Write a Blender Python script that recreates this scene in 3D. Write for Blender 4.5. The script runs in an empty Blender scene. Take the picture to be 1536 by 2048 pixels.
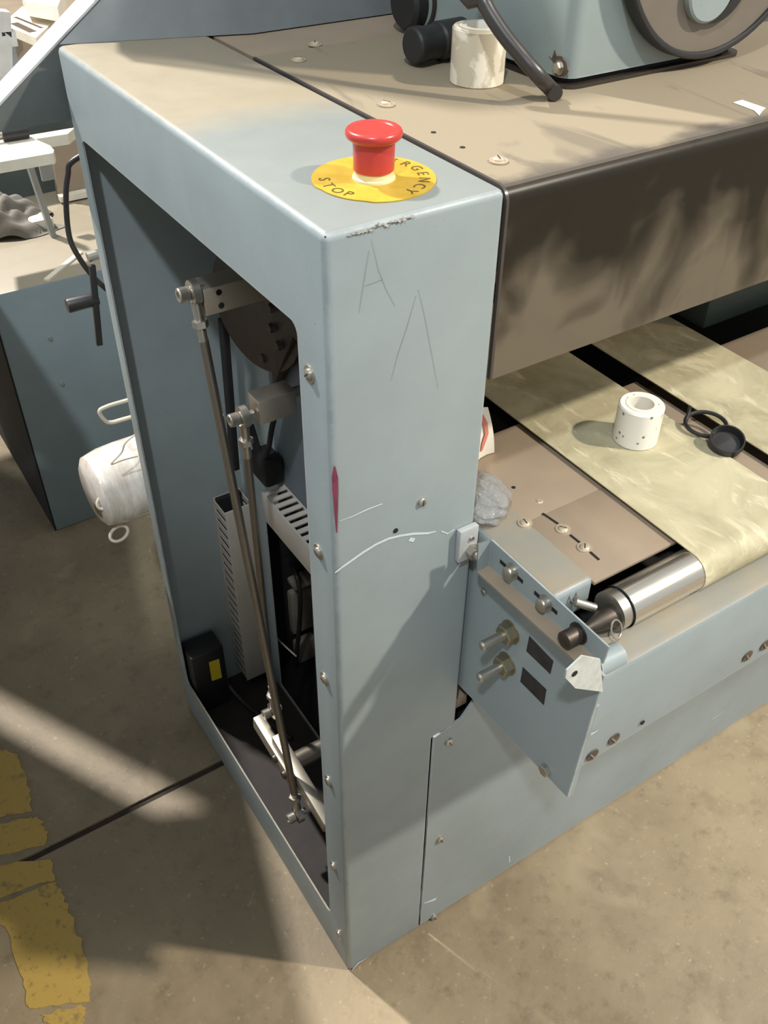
import bpy, bmesh, math, random
from mathutils import Vector, Matrix, Euler
random.seed(7)
S = bpy.context.scene
COL = S.collection
# ------------------------------------------------------------------ camera
CAM_LOC = Vector((-0.2813, -0.5018, 1.3068)); CAM_EUL = Euler((0.870649, -0.009022, -0.574233), 'XYZ'); FPX = 1873.3775
cd = bpy.data.cameras.new('camera'); cam = bpy.data.objects.new('camera', cd); COL.objects.link(cam)
cam.location = CAM_LOC; cam.rotation_euler = CAM_EUL
cd.sensor_fit = 'HORIZONTAL'; cd.sensor_width = 36; cd.lens = FPX / 1536 * 36; cd.clip_start = 0.01
S.camera = cam
RCAM = CAM_EUL.to_matrix()
def at(u, v, ax, val):
    """point of the photograph's pixel (u, v) on the world plane  axis ax = val"""
    d = RCAM @ Vector(((u - 768) / FPX, -(v - 1024) / FPX, -1))
    return CAM_LOC + d * ((val - CAM_LOC[ax]) / d[ax])
# ------------------------------------------------------------------ light
W_ = bpy.data.worlds.new('hall_air'); S.world = W_; W_.use_nodes = True
W_.node_tree.nodes['Background'].inputs[0].default_value = (0.88, 0.96, 1.03, 1)
W_.node_tree.nodes['Background'].inputs[1].default_value = 0.55
def lamp(name, target, to_light, dist, size, power, col):
    l = bpy.data.lights.new(name, 'AREA'); l.shape = 'DISK'; l.size = size; l.energy = power; l.color = col
    o = bpy.data.objects.new(name, l); COL.objects.link(o)
    d = Vector(to_light).normalized(); o.location = Vector(target) + d * dist
    o.rotation_euler = d.to_track_quat('Z', 'Y').to_euler(); return o
lamp('high_bay_lamp', (0.2, -0.05, 0.7), (1.13, -1.0, 1.5), 5.2, 0.22, 218, (1.0, 0.92, 0.80))
lamp('high_bay_lamp.001', (0.1, 0.1, 0.9), (-0.30, 0.85, 0.98), 5.0, 0.22, 300, (1.0, 0.97, 0.93))
lamp('high_bay_lamp.002', (0.05, 0.4, 0.8), (-0.80, -1.0, 1.75), 5.0, 0.22, 112, (0.86, 0.93, 1.0))
S.view_settings.view_transform = 'Standard'; S.view_settings.look = 'None'
S.view_settings.gamma = 1; S.view_settings.use_curve_mapping = False
S.view_settings.exposure = 0.40
# ------------------------------------------------------------------ materials
def lin(c):
    return tuple(((x / 255) / 12.92 if x / 255 <= .04045 else ((x / 255 + .055) / 1.055) ** 2.4) for x in c)
class NT:
    def __init__(s, name):
        s.m = bpy.data.materials.new(name); s.m.use_nodes = True; s.t = s.m.node_tree; s.n = s.t.nodes; s.l = s.t.links
        s.b = s.n['Principled BSDF']; s.out = s.n['Material Output']
        s.co = s.n.new('ShaderNodeTexCoord').outputs['Object']
    def noise(s, scale, detail=4, rough=.6, vec=None, stretch=None, dist=0):
        n = s.n.new('ShaderNodeTexNoise'); n.inputs['Scale'].default_value = scale; n.inputs['Detail'].default_value = detail
        n.inputs['Roughness'].default_value = rough; n.inputs['Distortion'].default_value = dist
        v = vec or s.co
        if stretch:
            mp = s.n.new('ShaderNodeMapping'); mp.inputs['Scale'].default_value = stretch; s.l.new(v, mp.inputs[0]); v = mp.outputs[0]
        s.l.new(v, n.inputs['Vector']); return n.outputs[0]
    def ramp(s, src, p0, p1, a=(0, 0, 0), b=(1, 1, 1)):
        r = s.n.new('ShaderNodeValToRGB'); e = r.color_ramp.elements
        e[0].position = p0; e[1].position = p1; e[0].color = (*a, 1); e[1].color = (*b, 1)
        s.l.new(src, r.inputs[0]); return r.outputs[0]
    def mix(s, f, a, b):
        m = s.n.new('ShaderNodeMix'); m.data_type = 'RGBA'
        for k, v in ((0, f), (6, a), (7, b)):
            if isinstance(v, (int, float)): m.inputs[k].default_value = v if k == 0 else (v, v, v, 1)
            elif isinstance(v, tuple): m.inputs[k].default_value = (*v, 1)
            else: s.l.new(v, m.inputs[k])
        return m.outputs[2]
    def math(s, op, a, b=0):
        m = s.n.new('ShaderNodeMath'); m.operation = op
        for k, v in ((0, a), (1, b)):
            if isinstance(v, (int, float)): m.inputs[k].default_value = v
            else: s.l.new(v, m.inputs[k])
        return m.outputs[0]
    def up(s):
        g = s.n.new('ShaderNodeNewGeometry'); x = s.n.new('ShaderNodeSeparateXYZ'); s.l.new(g.outputs['True Normal'], x.inputs[0]); return x.outputs[2]
    def col(s, c):
        if isinstance(c, tuple): s.b.inputs['Base Color'].default_value = (*c, 1)
        else: s.l.new(c, s.b.inputs['Base Color'])
    def rgh(s, c):
        if isinstance(c, (int, float)): s.b.inputs['Roughness'].default_value = c
        else: s.l.new(c, s.b.inputs['Roughness'])
    def metal(s, v): s.b.inputs['Metallic'].default_value = v
    def bump(s, src, strength, dist=.002):
        b = s.n.new('ShaderNodeBump'); b.inputs['Strength'].default_value = strength; b.inputs['Distance'].default_value = dist
        s.l.new(src, b.inputs['Height']); s.l.new(b.outputs[0], s.b.inputs['Normal'])
DUST = lin((150, 137, 114))
def painted(name, c, dust=.0, wear_glint=True, rough=.42, dust_at=None, dust_lo=0):
    t = NT(name); a = lin(c)
    v = t.noise(9, 5); base = t.mix(t.ramp(v, .3, .75), tuple(x * .90 for x in a), tuple(x * 1.06 for x in a))
    sp = t.ramp(t.noise(260, 2), .70, .76)
    base = t.mix(t.math('MULTIPLY', sp, .25), base, lin((70, 70, 66)))
    if dust > 0:
        up = t.ramp(t.up(), .75, .95)
        f = t.math('MULTIPLY', up, t.ramp(t.noise(7, 6), .32 if dust_lo == 0 else .05, .62 if dust_lo == 0 else .35))
        if dust_at is not None:   # dust left lying away from the wiped area round the button
            g = t.n.new('ShaderNodeVectorMath'); g.operation = 'DISTANCE'; t.l.new(t.co, g.inputs[0]); g.inputs[1].default_value = dust_at[0]
            wob = t.math('ADD', g.outputs['Value'], t.math('MULTIPLY', t.noise(10, 3), .06))
            f = t.math('MULTIPLY', up, t.ramp(wob, dust_at[1], dust_at[2]))
        base = t.mix(t.math('MULTIPLY', up, .65), base, lin((116, 116, 108)))  # upward faces toned darker to offset how strongly the lamps hit them
        base = t.mix(t.math('MULTIPLY', f, dust), base, DUST)
    if wear_glint:
        bv = t.n.new('ShaderNodeBevel'); bv.samples = 4; bv.inputs['Radius'].default_value = .0035
        g = t.n.new('ShaderNodeNewGeometry'); d = t.n.new('ShaderNodeVectorMath'); d.operation = 'DOT_PRODUCT'
        t.l.new(bv.outputs[0], d.inputs[0]); t.l.new(g.outputs['True Normal'], d.inputs[1])
        e = t.ramp(d.outputs['Value'], .80, .97, (1, 1, 1), (0, 0, 0))
        e = t.math('MULTIPLY', e, t.ramp(t.noise(40, 5, .7), .38, .56))
        base = t.mix(t.math('MULTIPLY', e, .45), base, lin((205, 205, 200)))  # pale edges: worn paint plus a highlight painted on the roundings
    t.col(base); t.rgh(t.ramp(t.noise(30, 4), .2, .8, (rough - .06,) * 3, (rough + .12,) * 3))
    t.bump(t.noise(420, 2), .12, .0006)
    return t.m
def metal(name, c, rough=.3, scale=60, brushed=None, dirt=.25):
    t = NT(name); a = lin(c)
    n = t.noise(scale, 4, stretch=brushed)
    t.col(t.mix(t.math('MULTIPLY', t.ramp(n, .35, .7), dirt), a, tuple(x * .35 for x in a))); t.metal(.92)
    t.rgh(t.ramp(n, .2, .8, (rough,) * 3, (min(1, rough + .2),) * 3)); return t.m
def plain(name, c, rough=.5, var=.12, scale=25, spec=.5, metal_=0):
    t = NT(name); a = lin(c); n = t.noise(scale, 5)
    t.col(t.mix(t.ramp(n, .3, .7), tuple(x * (1 - var) for x in a), tuple(min(1, x * (1 + var)) for x in a)))
    t.rgh(rough); t.metal(metal_); t.b.inputs['Specular IOR Level'].default_value = spec; return t.m
M = {}
M['paint'] = painted('blue_grey_paint', (142, 151, 151))
M['paint_top'] = painted('blue_grey_paint_dusty_top', (142, 151, 151), .85, dust_at=((-.02, -.235, 1.055), .20, .27))
M['paint_dust'] = painted('blue_grey_paint_dusty', (142, 151, 151), .9)
M['paint_in'] = painted('inner_grey_paint', (90, 99, 104), wear_glint=False, rough=.5)
M['paint_green'] = painted('grey_green_paint', (140, 150, 146), wear_glint=True)
M['paint_old'] = painted('old_teal_paint', (126, 138, 140), .97, wear_glint=False, dust_lo=-.6)
M['dark_panel'] = plain('shaded_panel_paint', (88, 92, 90), .5)  # machine paint standing in shade, the shade put into the colour
M['edge_light'] = plain('light_grey_panel_edge', (168, 170, 168), .45)
M['steel'] = metal('zinc_steel', (190, 184, 172), .28)
M['dusty_screw'] = plain('dusty_screw', (206, 190, 166), .35, .12, 80, .5, .5)
M['chrome'] = metal('bright_steel', (205, 198, 185), .16, 20, (1, 40, 40), .12)
M['alu'] = metal('aluminium', (196, 186, 170), .36, 40, (1, 30, 30), .12)
M['rod'] = metal('oily_rod_steel', (142, 133, 122), .35, 30)
M['brass'] = metal('yellow_zinc', (158, 150, 126), .34)
M['darksteel'] = metal('dark_oiled_steel', (92, 84, 76), .4)
M['tan_plate'] = plain('dusty_tan_plate', (147, 130, 110), .45, .08, 14)
M['black'] = plain('black_plastic', (34, 33, 32), .45, .2, 60)
M['rubber'] = plain('black_cable_jacket', (52, 47, 45), .35, .15)
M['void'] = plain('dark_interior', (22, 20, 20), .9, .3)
M['duct'] = plain('grey_plastic_duct', (176, 168, 156), .55, .08)
M['sticker'] = plain('worn_black_sticker', (38, 34, 35), .55, .35, 90)
M['red'] = plain('red_plastic', (184, 56, 48), .30, .08, 18, .5)
M['pale'] = plain('pale_button_base', (214, 200, 152), .4)
M['text'] = plain('faded_black_ink', (86, 66, 30), .6, .3, 200)
M['white'] = plain('white_plastic_tape', (232, 226, 212), .35, .04)
M['cream'] = plain('cream_board', (222, 212, 190), .6, .08)
M['cloth'] = plain('grey_rag', (128, 122, 112), .9, .25, 20)
M['paper'] = plain('paper', (240, 232, 214), .7, .05)
M['redpaper'] = plain('red_print', (214, 128, 112), .7, .2)
M['wirecream'] = plain('cream_coated_wire', (214, 200, 180), .35)
M['scratchw'] = plain('scuffed_white_paint', (196, 208, 208), .6, .1, 300)
M['scratchk'] = plain('pencil_scratch', (124, 132, 131), .6, .2, 300)
M['redmark'] = plain('red_paint_mark', (140, 66, 84), .5, .25, 120)
M['rust'] = plain('brown_bare_patch', (84, 70, 56), .7, .4, 150)
M['lens'] = plain('dark_lens', (62, 60, 58), .12)
M['component'] = plain('beige_relay', (150, 140, 126), .5, .2)
M['ylabel'] = plain('yellow_warning_sticker', (206, 178, 40), .5, .1, 60)
# yellow legend plate
t = NT('yellow_legend'); n = t.noise(45, 4)
t.col(t.mix(t.ramp(n, .35, .7), lin((190, 158, 56)), lin((172, 138, 36)))); t.rgh(.4); M['yellow'] = t.m
# belt
t = NT('cream_belt'); a = t.noise(9, 6, .65, dist=.6); b = t.noise(34, 5, .65, stretch=(1, .35, 1), dist=1.2)
c = t.mix(t.ramp(a, .38, .62), lin((158, 149, 118)), lin((190, 180, 147)))
c = t.mix(t.math('MULTIPLY', t.ramp(b, .54, .64), .75), c, lin((206, 195, 164)))
c = t.mix(t.math('MULTIPLY', t.ramp(t.noise(5, 5, .7), .60, .72), .5), c, lin((128, 118, 88)))
t.col(c); t.rgh(.6); t.bump(t.noise(700, 2), .15, .0005); M['belt'] = t.m
# dusty tape rolls
t = NT('grimy_tape_roll'); n = t.noise(34, 5, .6, stretch=(1, 1, .75), dist=.6)
t.col(t.mix(t.ramp(n, .47, .53), lin((196, 184, 160)), lin((232, 222, 200)))); t.rgh(.45); M['tape_dirty'] = t.m
t = NT('speckled_white_tape'); v = t.n.new('ShaderNodeTexVoronoi'); v.inputs['Scale'].default_value = 95; t.l.new(t.co, v.inputs['Vector'])
t.col(t.mix(t.ramp(v.outputs['Distance'], .12, .2, (1, 1, 1), (0, 0, 0)), lin((236, 230, 216)), lin((120, 112, 100)))); t.rgh(.3)
t.b.inputs['Subsurface Weight'].default_value = .15; t.b.inputs['Subsurface Radius'].default_value = (.01, .009, .007); M['tape_white'] = t.m
# smoked cover: dark tinted sheet under a wiped dust film
t = NT('smoked_dusty_cover')
sh = t.n.new('ShaderNodeMapping'); sh.inputs['Location'].default_value = (5.9, 0, 0); t.l.new(t.co, sh.inputs[0])
film = t.math('ADD', t.math('MULTIPLY', t.noise(6.5, 3, .45, dist=.8, stretch=(1, 1, .9), vec=sh.outputs[0]), .8), t.math('MULTIPLY', t.noise(15, 3, .5, stretch=(1, 1, .8), dist=.9, vec=sh.outputs[0]), .35))
sx = t.n.new('ShaderNodeSeparateXYZ'); t.l.new(t.co, sx.inputs[0])
film = t.math('ADD', film, t.math('MULTIPLY', t.math('ADD', sx.outputs[2], -.075), -1.3))
filmf = t.ramp(film, .50, .68, (.32, .32, .32), (.52, .52, .52))
band = t.ramp(t.math('ADD', t.math('ADD', sx.outputs[1], .2), t.math('MULTIPLY', t.noise(14, 4), .06)), .037, .052)
wipe = t.math('MULTIPLY', band, t.ramp(t.noise(16, 5, .6, stretch=(.8, .25, 1), dist=1.0), .57, .63, (1, 1, 1), (.45, .45, .45)))
upm = t.ramp(t.up(), .80, .97)
t.col(t.mix(upm, t.mix(t.ramp(film, .50, .66), lin((70, 64, 54)), lin((138, 126, 107))), t.mix(wipe, lin((88, 80, 70)), lin((138, 125, 103)))))
t.rgh(t.mix(upm, .33, .7))
tr = t.n.new('ShaderNodeBsdfTransparent'); tr.inputs[0].default_value = (.54, .49, .42, 1)
mx = t.n.new('ShaderNodeMixShader'); t.l.new(t.mix(upm, filmf, .96), mx.inputs[0]); t.l.new(tr.outputs[0], mx.inputs[1]); t.l.new(t.b.outputs[0], mx.inputs[2])
t.l.new(mx.outputs[0], t.out.inputs[0]); M['cover'] = t.m
M['cover_edge'] = plain('smoked_sheet_edge', (70, 62, 58), .3)
# concrete
t = NT('stained_concrete'); n1 = t.noise(2.2, 7, .62); n2 = t.noise(14, 6, .7); n3 = t.noise(90, 3)
c = t.mix(t.ramp(n1, .35, .68), lin((124, 109, 86)), lin((158, 141, 112)))
c = t.mix(t.math('MULTIPLY', t.ramp(n2, .52, .72), .45), c, lin((98, 85, 66)))
c = t.mix(t.math('MULTIPLY', t.ramp(n3, .62, .74), .35), c, lin((206, 188, 156)))
c = t.mix(t.math('MULTIPLY', t.ramp(t.noise(38, 5, .7), .56, .74), .55), c, lin((96, 82, 62)))
c = t.mix(t.math('MULTIPLY', t.ramp(t.noise(7, 3, .5, dist=.8), .60, .72), .35), c, lin((176, 160, 130)))
t.col(c); t.rgh(.55); t.bump(t.noise(60, 5), .25, .003); M['concrete'] = t.m
M['joint'] = plain('dirty_joint', (62, 52, 44), .9, .3, 40)
t = NT('worn_yellow_floor_paint'); n = t.noise(28, 6, .7); n2 = t.noise(110, 3)
c = t.mix(t.ramp(n, .55, .66), lin((186, 154, 78)), lin((146, 124, 80)))
c = t.mix(t.math('MULTIPLY', t.ramp(n2, .58, .7), .5), c, lin((120, 98, 56))); t.col(c); t.rgh(.6); M['floor_yellow'] = t.m
# glossy crumpled film
t = NT('crumpled_clear_film'); t.col(lin((170, 172, 170))); t.rgh(.08); t.bump(t.noise(60, 4, .6, dist=1.5), .8, .006); t.b.inputs['Alpha'].default_value = .42; M['film'] = t.m
t = NT('stretch_wrap_film'); n = t.noise(50, 4, stretch=(1, .3, .3)); t.col(t.mix(t.ramp(n, .4, .65), lin((204, 192, 178)), lin((236, 228, 218)))); t.rgh(.16)
t.bump(n, .5, .004); M['wrap'] = t.m

# ------------------------------------------------------------------ mesh helpers
class MB:
    def __init__(s): s.bm = bmesh.new(); s.smooth = set()
    def _add(s, verts, faces, smooth=False):
        vs = [s.bm.verts.new(v) for v in verts]
        for f in faces:
            try:
                fc = s.bm.faces.new([vs[i] for i in f]); fc.smooth = smooth
            except ValueError: pass
        return vs
    def box(s, lo, hi, bev=0, seg=2):
        x0, y0, z0 = lo; x1, y1, z1 = hi
        b = bmesh.new()
        vs = [b.verts.new(v) for v in ((x0,y0,z0),(x1,y0,z0),(x1,y1,z0),(x0,y1,z0),(x0,y0,z1),(x1,y0,z1),(x1,y1,z1),(x0,y1,z1))]
        for f in ((3,2,1,0),(4,5,6,7),(0,1,5,4),(1,2,6,5),(2,3,7,6),(3,0,4,7)): b.faces.new([vs[i] for i in f])
        if bev: bmesh.ops.bevel(b, geom=b.edges[:], offset=bev, segments=seg, affect='EDGES', profile=.5)
        s._merge(b, bev > 0); return s
    def obox(s, c, ax, ay, az, hx, hy, hz, bev=0):
        """box with its own axes"""
        k = MB(); k.box((-hx,-hy,-hz),(hx,hy,hz),bev)
        m = Matrix((ax, ay, az)).transposed().to_4x4(); m.translation = c
        k.bm.transform(m); s._merge(k.bm, bev > 0); return s
    def _merge(s, b, smooth=False):
        b.verts.index_update()
        vs = [s.bm.verts.new(v.co) for v in b.verts]
        for f in b.faces:
            fc = s.bm.faces.new([vs[v.index] for v in f.verts]); fc.smooth = smooth or f.smooth
        b.free()
    def prism(s, poly, ax, a, b, bev=0):
        """polygon in the plane across axis ax, extruded from a to b"""
        o = [i for i in range(3) if i != ax]
        def P(p, h):
            v = [0, 0, 0]; v[o[0]], v[o[1]] = p; v[ax] = h; return v
        bb = bmesh.new()
        v0 = [bb.verts.new(P(p, a)) for p in poly]; v1 = [bb.verts.new(P(p, b)) for p in poly]; n = len(poly)
        bb.faces.new(v0); bb.faces.new(v1[::-1])
        for i in range(n): bb.faces.new((v0[i], v1[i], v1[(i+1) % n], v0[(i+1) % n]))
        bmesh.ops.recalc_face_normals(bb, faces=bb.faces[:])
        if bev: bmesh.ops.bevel(bb, geom=bb.edges[:], offset=bev, segments=2, affect='EDGES', profile=.5)
        s._merge(bb, bev > 0); return s
    def cyl(s, p0, p1, r, r1=None, seg=24, smooth=True):
        p0 = Vector(p0); p1 = Vector(p1); r1 = r if r1 is None else r1
        return s.lathe([(0, r), ((p1 - p0).length, r1)], p0, p1 - p0, seg, smooth, True)
    def lathe(s, prof, org, axis, seg=28, smooth=True, caps=False):
        """prof = (height, radius) pairs"""
        org = Vector(org); z = Vector(axis).normalized(); x = z.orthogonal().normalized(); y = z.cross(x)
        rings = []
        for h, r in prof:
            rings.append([s.bm.verts.new(org + z * h + (x * math.cos(2*math.pi*i/seg) + y * math.sin(2*math.pi*i/seg)) * max(r, 1e-5)) for i in range(seg)])
        for a, b in zip(rings, rings[1:]):
            for i in range(seg):
                f = s.bm.faces.new((a[i], a[(i+1) % seg], b[(i+1) % seg], b[i])); f.smooth = smooth
        if caps:
            s.bm.faces.new(rings[0][::-1]); s.bm.faces.new(rings[-1])
        return s
    def tube(s, pts, r, seg=10, closed=False, sub=6):
        pts = [Vector(p) for p in pts]
        if sub > 1 and len(pts) > 2:
            out = []; n = len(pts); rng = range(n if closed else n - 1)
            g = (lambda i: pts[i % n]) if closed else (lambda i: pts[max(0, min(n-1, i))])
            for i in rng:
                p0, p1, p2, p3 = g(i-1), g(i), g(i+1), g(i+2)
                for k in range(sub):
                    q = k / sub
                    out.append(.5*((2*p1)+(p2-p0)*q+(2*p0-5*p1+4*p2-p3)*q*q+(3*p1-p0-3*p2+p3)*q**3))
            if not closed: out.append(pts[-1])
            pts = out
        n = len(pts); rings = []; up = None
        for i, p in enumerate(pts):
            d = (pts[(i+1) % n] - pts[i-1]) if closed else (pts[min(n-1, i+1)] - pts[max(0, i-1)])
            d.normalize()
            if up is None: up = d.orthogonal().normalized()
            up = (up - d * up.dot(d)); up = up.normalized() if up.length > 1e-6 else d.orthogonal().normalized()
            w = d.cross(up)
            rings.append([s.bm.verts.new(p + (up*math.cos(2*math.pi*k/seg)+w*math.sin(2*math.pi*k/seg))*r) for k in range(seg)])
        m = n if closed else n - 1
        for i in range(m):
            a, b = rings[i], rings[(i+1) % n]
            for k in range(seg):
                f = s.bm.faces.new((a[k], a[(k+1) % seg], b[(k+1) % seg], b[k])); f.smooth = True
        if not closed: s.bm.faces.new(rings[0][::-1]); s.bm.faces.new(rings[-1])
        return s
    def strip(s, pts, nrm, widths, off=.0004):
        """thin ribbon of paint lying on a surface with normal nrm"""
        nrm = Vector(nrm); pts = [Vector(p) + nrm*off for p in pts]; n = len(pts); L = []; R = []
        for i, p in enumerate(pts):
            d = pts[min(n-1, i+1)] - pts[max(0, i-1)]; w = widths[i] if isinstance(widths, (list, tuple)) else widths
            q = nrm.cross(d).normalized() * w / 2
            L.append(s.bm.verts.new(p + q)); R.append(s.bm.verts.new(p - q))
        for i in range(n-1): s.bm.faces.new((L[i], R[i], R[i+1], L[i+1]))
        return s
    def quad(s, pts):
        s.bm.faces.new([s.bm.verts.new(p) for p in pts]); return s
    def build(s, name, mat, parent=None, sharp=35):
        me = bpy.data.meshes.new(name)
        root = parent
        while root is not None and root.parent is not None: root = root.parent
        bmesh.ops.recalc_face_normals(s.bm, faces=s.bm.faces[:])
        if root is not None: s.bm.transform(Matrix.Translation(-root.location))
        s.bm.to_mesh(me); s.bm.free(); me.materials.append(mat)
        if sharp: me.set_sharp_from_angle(angle=math.radians(sharp))
        o = bpy.data.objects.new(name, me); COL.objects.link(o); o.parent = parent
        return o
def tag(o, label, cat, group=None, kind=None):
    if label: o['label'] = label
    if cat: o['category'] = cat
    if group: o['group'] = group
    if kind: o['kind'] = kind
    return o
def thing(name, loc, label, cat, group=None):
    o = bpy.data.objects.new(name, None); o.empty_display_size = .02; COL.objects.link(o); o.location = loc
    return tag(o, label, cat, group)
def screw(parent, p, nrm, r=.0055, washer=True, mat=None, slot=0.6, name='screw', flat=.75):
    """slotted pan head on a washer, a part with its washer as sub-part"""
    p = Vector(p); nrm = Vector(nrm).normalized(); mat = mat or M['steel']
    h = r * flat; k = MB(); w = .0012 if washer else 0
    q = p + nrm * w
    k.lathe([(0, r), (h*.55, r), (h*.9, r*.75), (h, r*.4), (h, 0)], q, nrm, 20)
    o = k.build(name, mat, parent)
    x = nrm.orthogonal().normalized(); y = nrm.cross(x); a = x*math.cos(slot)+y*math.sin(slot); b = nrm.cross(a)
    if o.parent and o.parent.parent is None:
        MB().obox(q + nrm*h*.93, a, b, nrm, r*.75, r*.11, h*.12).build('slot', M['darksteel'], o)
        if washer: MB().lathe([(0, r*1.55), (w, r*1.55), (w, 0)], p, nrm, 22).build('washer', mat, o)
    return o
def hexbolt(parent, p, nrm, r, h, mat, rot=0, name='hex_bolt', washer=None):
    p = Vector(p); nrm = Vector(nrm).normalized(); k = MB()
    if washer: k.lathe([(0, washer), (.0015, washer), (.0015, 0)], p, nrm, 24); p = p + nrm*.0015
    k.lathe([(0, r), (h*.85, r), (h, r*.86), (h, 0)], p, nrm, 6, smooth=False)
    return k.build(name, mat, parent)

W, D, H, W2 = .15, .539, 1.0548, .1151
# ================================================================== SETTING
k = MB()
yj = .400; xj = .02
k.box((-5, -4, -.10), (6, 7, -.0502))
fl = k.build('floor', M['concrete'], None, 0); fl['kind'] = 'structure'
MB().box((-5, -4, -.05), (6, yj-.006, 0)).build('slab', M['concrete'], fl, 0)
MB().box((-5, yj+.006, -.05), (6, 7, 0)).build('slab', M['concrete'], fl, 0)
j = MB().box((-5, yj-.006, -.05), (6, yj+.006, -.004)).build('joint', M['joint'], fl)
for nm, lo, hi in (('wall_back', (-6, 7, 0), (7, 7.2, 4.0)), ('wall_right', (6, -4, 0), (6.2, 7, 2.6))):
    b = MB().box(lo, hi).build(nm, plain(nm+'_paint', (176, 172, 162), .7), None, 0); b['kind'] = 'structure'
# yellow floor line in worn flakes
fm = thing('floor_line', (-.32, .35, 0), 'worn yellow painted line on the concrete at lower left', 'floor marking')
def flake(pts, nm='paint_patch'):
    pts = [at(u, v, 2, 0) for u, v in pts]; out = []
    n = len(pts)
    for i, p in enumerate(pts):                     # ragged edge
        q = pts[(i+1) % n]
        for s_ in range(6):
            r = p.lerp(q, s_/6); out.append((r.x + random.uniform(-.0035, .0035), r.y + random.uniform(-.0035, .0035)))
    MB().prism(out, 2, 0.0002, .0012).build(nm, M['floor_yellow'], fm, 0)
flake([(-60, 1500), (0, 1498), (38, 1512), (60, 1580), (62, 1622), (-70, 1650)])
flake([(-70, 1660), (62, 1634), (80, 1640), (95, 1662), (90, 1690), (-80, 1722)])
flake([(-80, 1742), (100, 1716), (112, 1760), (-90, 1830)])
flake([(-20, 1818), (112, 1764), (130, 1800), (160, 1880), (185, 1970), (178, 2000), (60, 2020), (40, 1950), (12, 1860)])
flake([(84, 2030), (172, 2012), (172, 2030), (160, 2075), (120, 2080), (96, 2045)])

# ================================================================== GUARD TOWER
tower = thing('guard_tower', (W/2, D/2, 0), 'tall blue-grey sheet metal guard tower with open left side, in the centre', 'machine guard')
def apply_bool(o, cutters):
    for c in cutters:
        m = o.modifiers.new('cut', 'BOOLEAN'); m.operation = 'DIFFERENCE'; m.solver = 'EXACT'; m.object = c
    dg = bpy.context.evaluated_depsgraph_get()
    me = bpy.data.meshes.new_from_object(o.evaluated_get(dg)); o.modifiers.clear()
    old = o.data; o.data = me; bpy.data.meshes.remove(old)
    for c in cutters:
        m_ = c.data; bpy.data.objects.remove(c); bpy.data.meshes.remove(m_)
def world_obj(mb, name='tmp'): return mb.build(name, M['paint'], None, 0)
hs = world_obj(MB().box((0, 0, 0), (W, D, H), .006, 4), 'housing')
hs.data.materials[0] = M['paint_top']
def fillet_rect(y0, y1, z0, z1, r, n=5):
    out = []
    for cx, cy, a0 in ((y1-r, z1-r, 0), (y0+r, z1-r, 90), (y0+r, z0+r, 180), (y1-r, z0+r, 270)):
        for i in range(n+1):
            a = math.radians(a0 + 90*i/n); out.append((cx + r*math.cos(a), cy + r*math.sin(a)))
    return out
cuts = [world_obj(MB().box((.0022, .0022, -.02), (W-.0022, D-.0022, H-.0022))),
        world_obj(MB().prism(fillet_rect(.045, .513, .088, .970, .010), 0, -.02, .01)),
        world_obj(MB().prism([(W2, -.02), (W2, .440), (W2+.003, .443), (.2, .452), (.2, -.02)], 1, -.05, .2)),
        world_obj(MB().prism([(.325, .03), (.47, .03), (.47, .425), (.325, .425)], 0, W-.01, W+.01))]
apply_bool(hs, cuts)
hs.data.transform(Matrix.Translation(-tower.location)); hs.parent = tower
hs.data.set_sharp_from_angle(angle=math.radians(40))
# inner flanges and pan
k = MB().box((.0025, .0025, .020), (W-.003, D-.0025, .024)); k.build('base_pan', plain('dark_base_pan', (44, 37, 33), .7, .3), tower)  # near-black pan covering the floor inside the tower
k = MB().box((.0025, .0455, .09), (.012, .0475, .965)); k.build('inner_flange', M['paint'], tower)
# left-face screws, top to bottom
for u, v in ((620, 748), (638, 1103), (650, 1357), (658, 1562), (668, 1733), (679, 1868)):
    screw(tower, at(u, v, 0, 0), (-1, 0, 0), .0047, True, slot=random.uniform(0, 3), flat=.48)
p = at(843, 1003, 1, 0); screw(tower, p, (0, -1, 0), .0042, False)
p = at(791, 1061, 1, 0); MB().lathe([(0, .0025), (.0006, .0025), (.0006, 0)], p, (0, -1, 0), 12).build('screw_hole', M['void'], tower)
# scuffs and scratches
def curve_px(pts, ax=1, val=0): return [at(u, v, ax, val) for u, v in pts]
k = MB(); k.strip(curve_px([(670,1145),(685,1133),(702,1121),(726,1104),(752,1088),(776,1077),(800,1071),(826,1067),(856,1066),(872,1062)]), (0,-1,0), [.0016,.0024,.0026,.0028,.0026,.0026,.0024,.0028,.0024,.001]); k.build('white_scuff', M['scratchw'], tower)['label'] = 'curved white scuff'
k = MB(); pass
for pts, wd in (([(678,1042),(705,1032),(735,1018),(764,1007)], [.0005,.001,.0014,.001]), ([(882,1062),(895,1067),(908,1058)], .0014), ([(818,1078),(828,1080)], .004), ([(700,1944),(716,1926),(736,1914)], [.001,.004,.001])):
    MB().strip(curve_px(pts), (0,-1,0), wd).build('white_scratch', M['scratchw'], tower)
k = MB()
for a in ([(743,480),(757,540),(773,580),(790,612)], [(738,500),(728,560),(718,625)], [(728,572),(745,566),(766,558)], [(836,578),(848,625),(862,700),(876,776)], [(832,590),(815,650),(795,710),(782,760)]):
    k.strip(curve_px(a), (0,-1,0), [.0002]+[.00032]*(len(a)-2)+[.0002])
k.build('dark_scratch', M['scratchk'], tower)
k = MB(); k.strip([Vector((.0026, -.0002, z)) for z in (.800,.845,.858,.868)][::-1], (-.7,-.7,0), [.0012,.005,.005,.001]); k.build('red_smear', M['redmark'], tower)['label'] = 'dark red paint smear on the corner edge'
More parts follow.
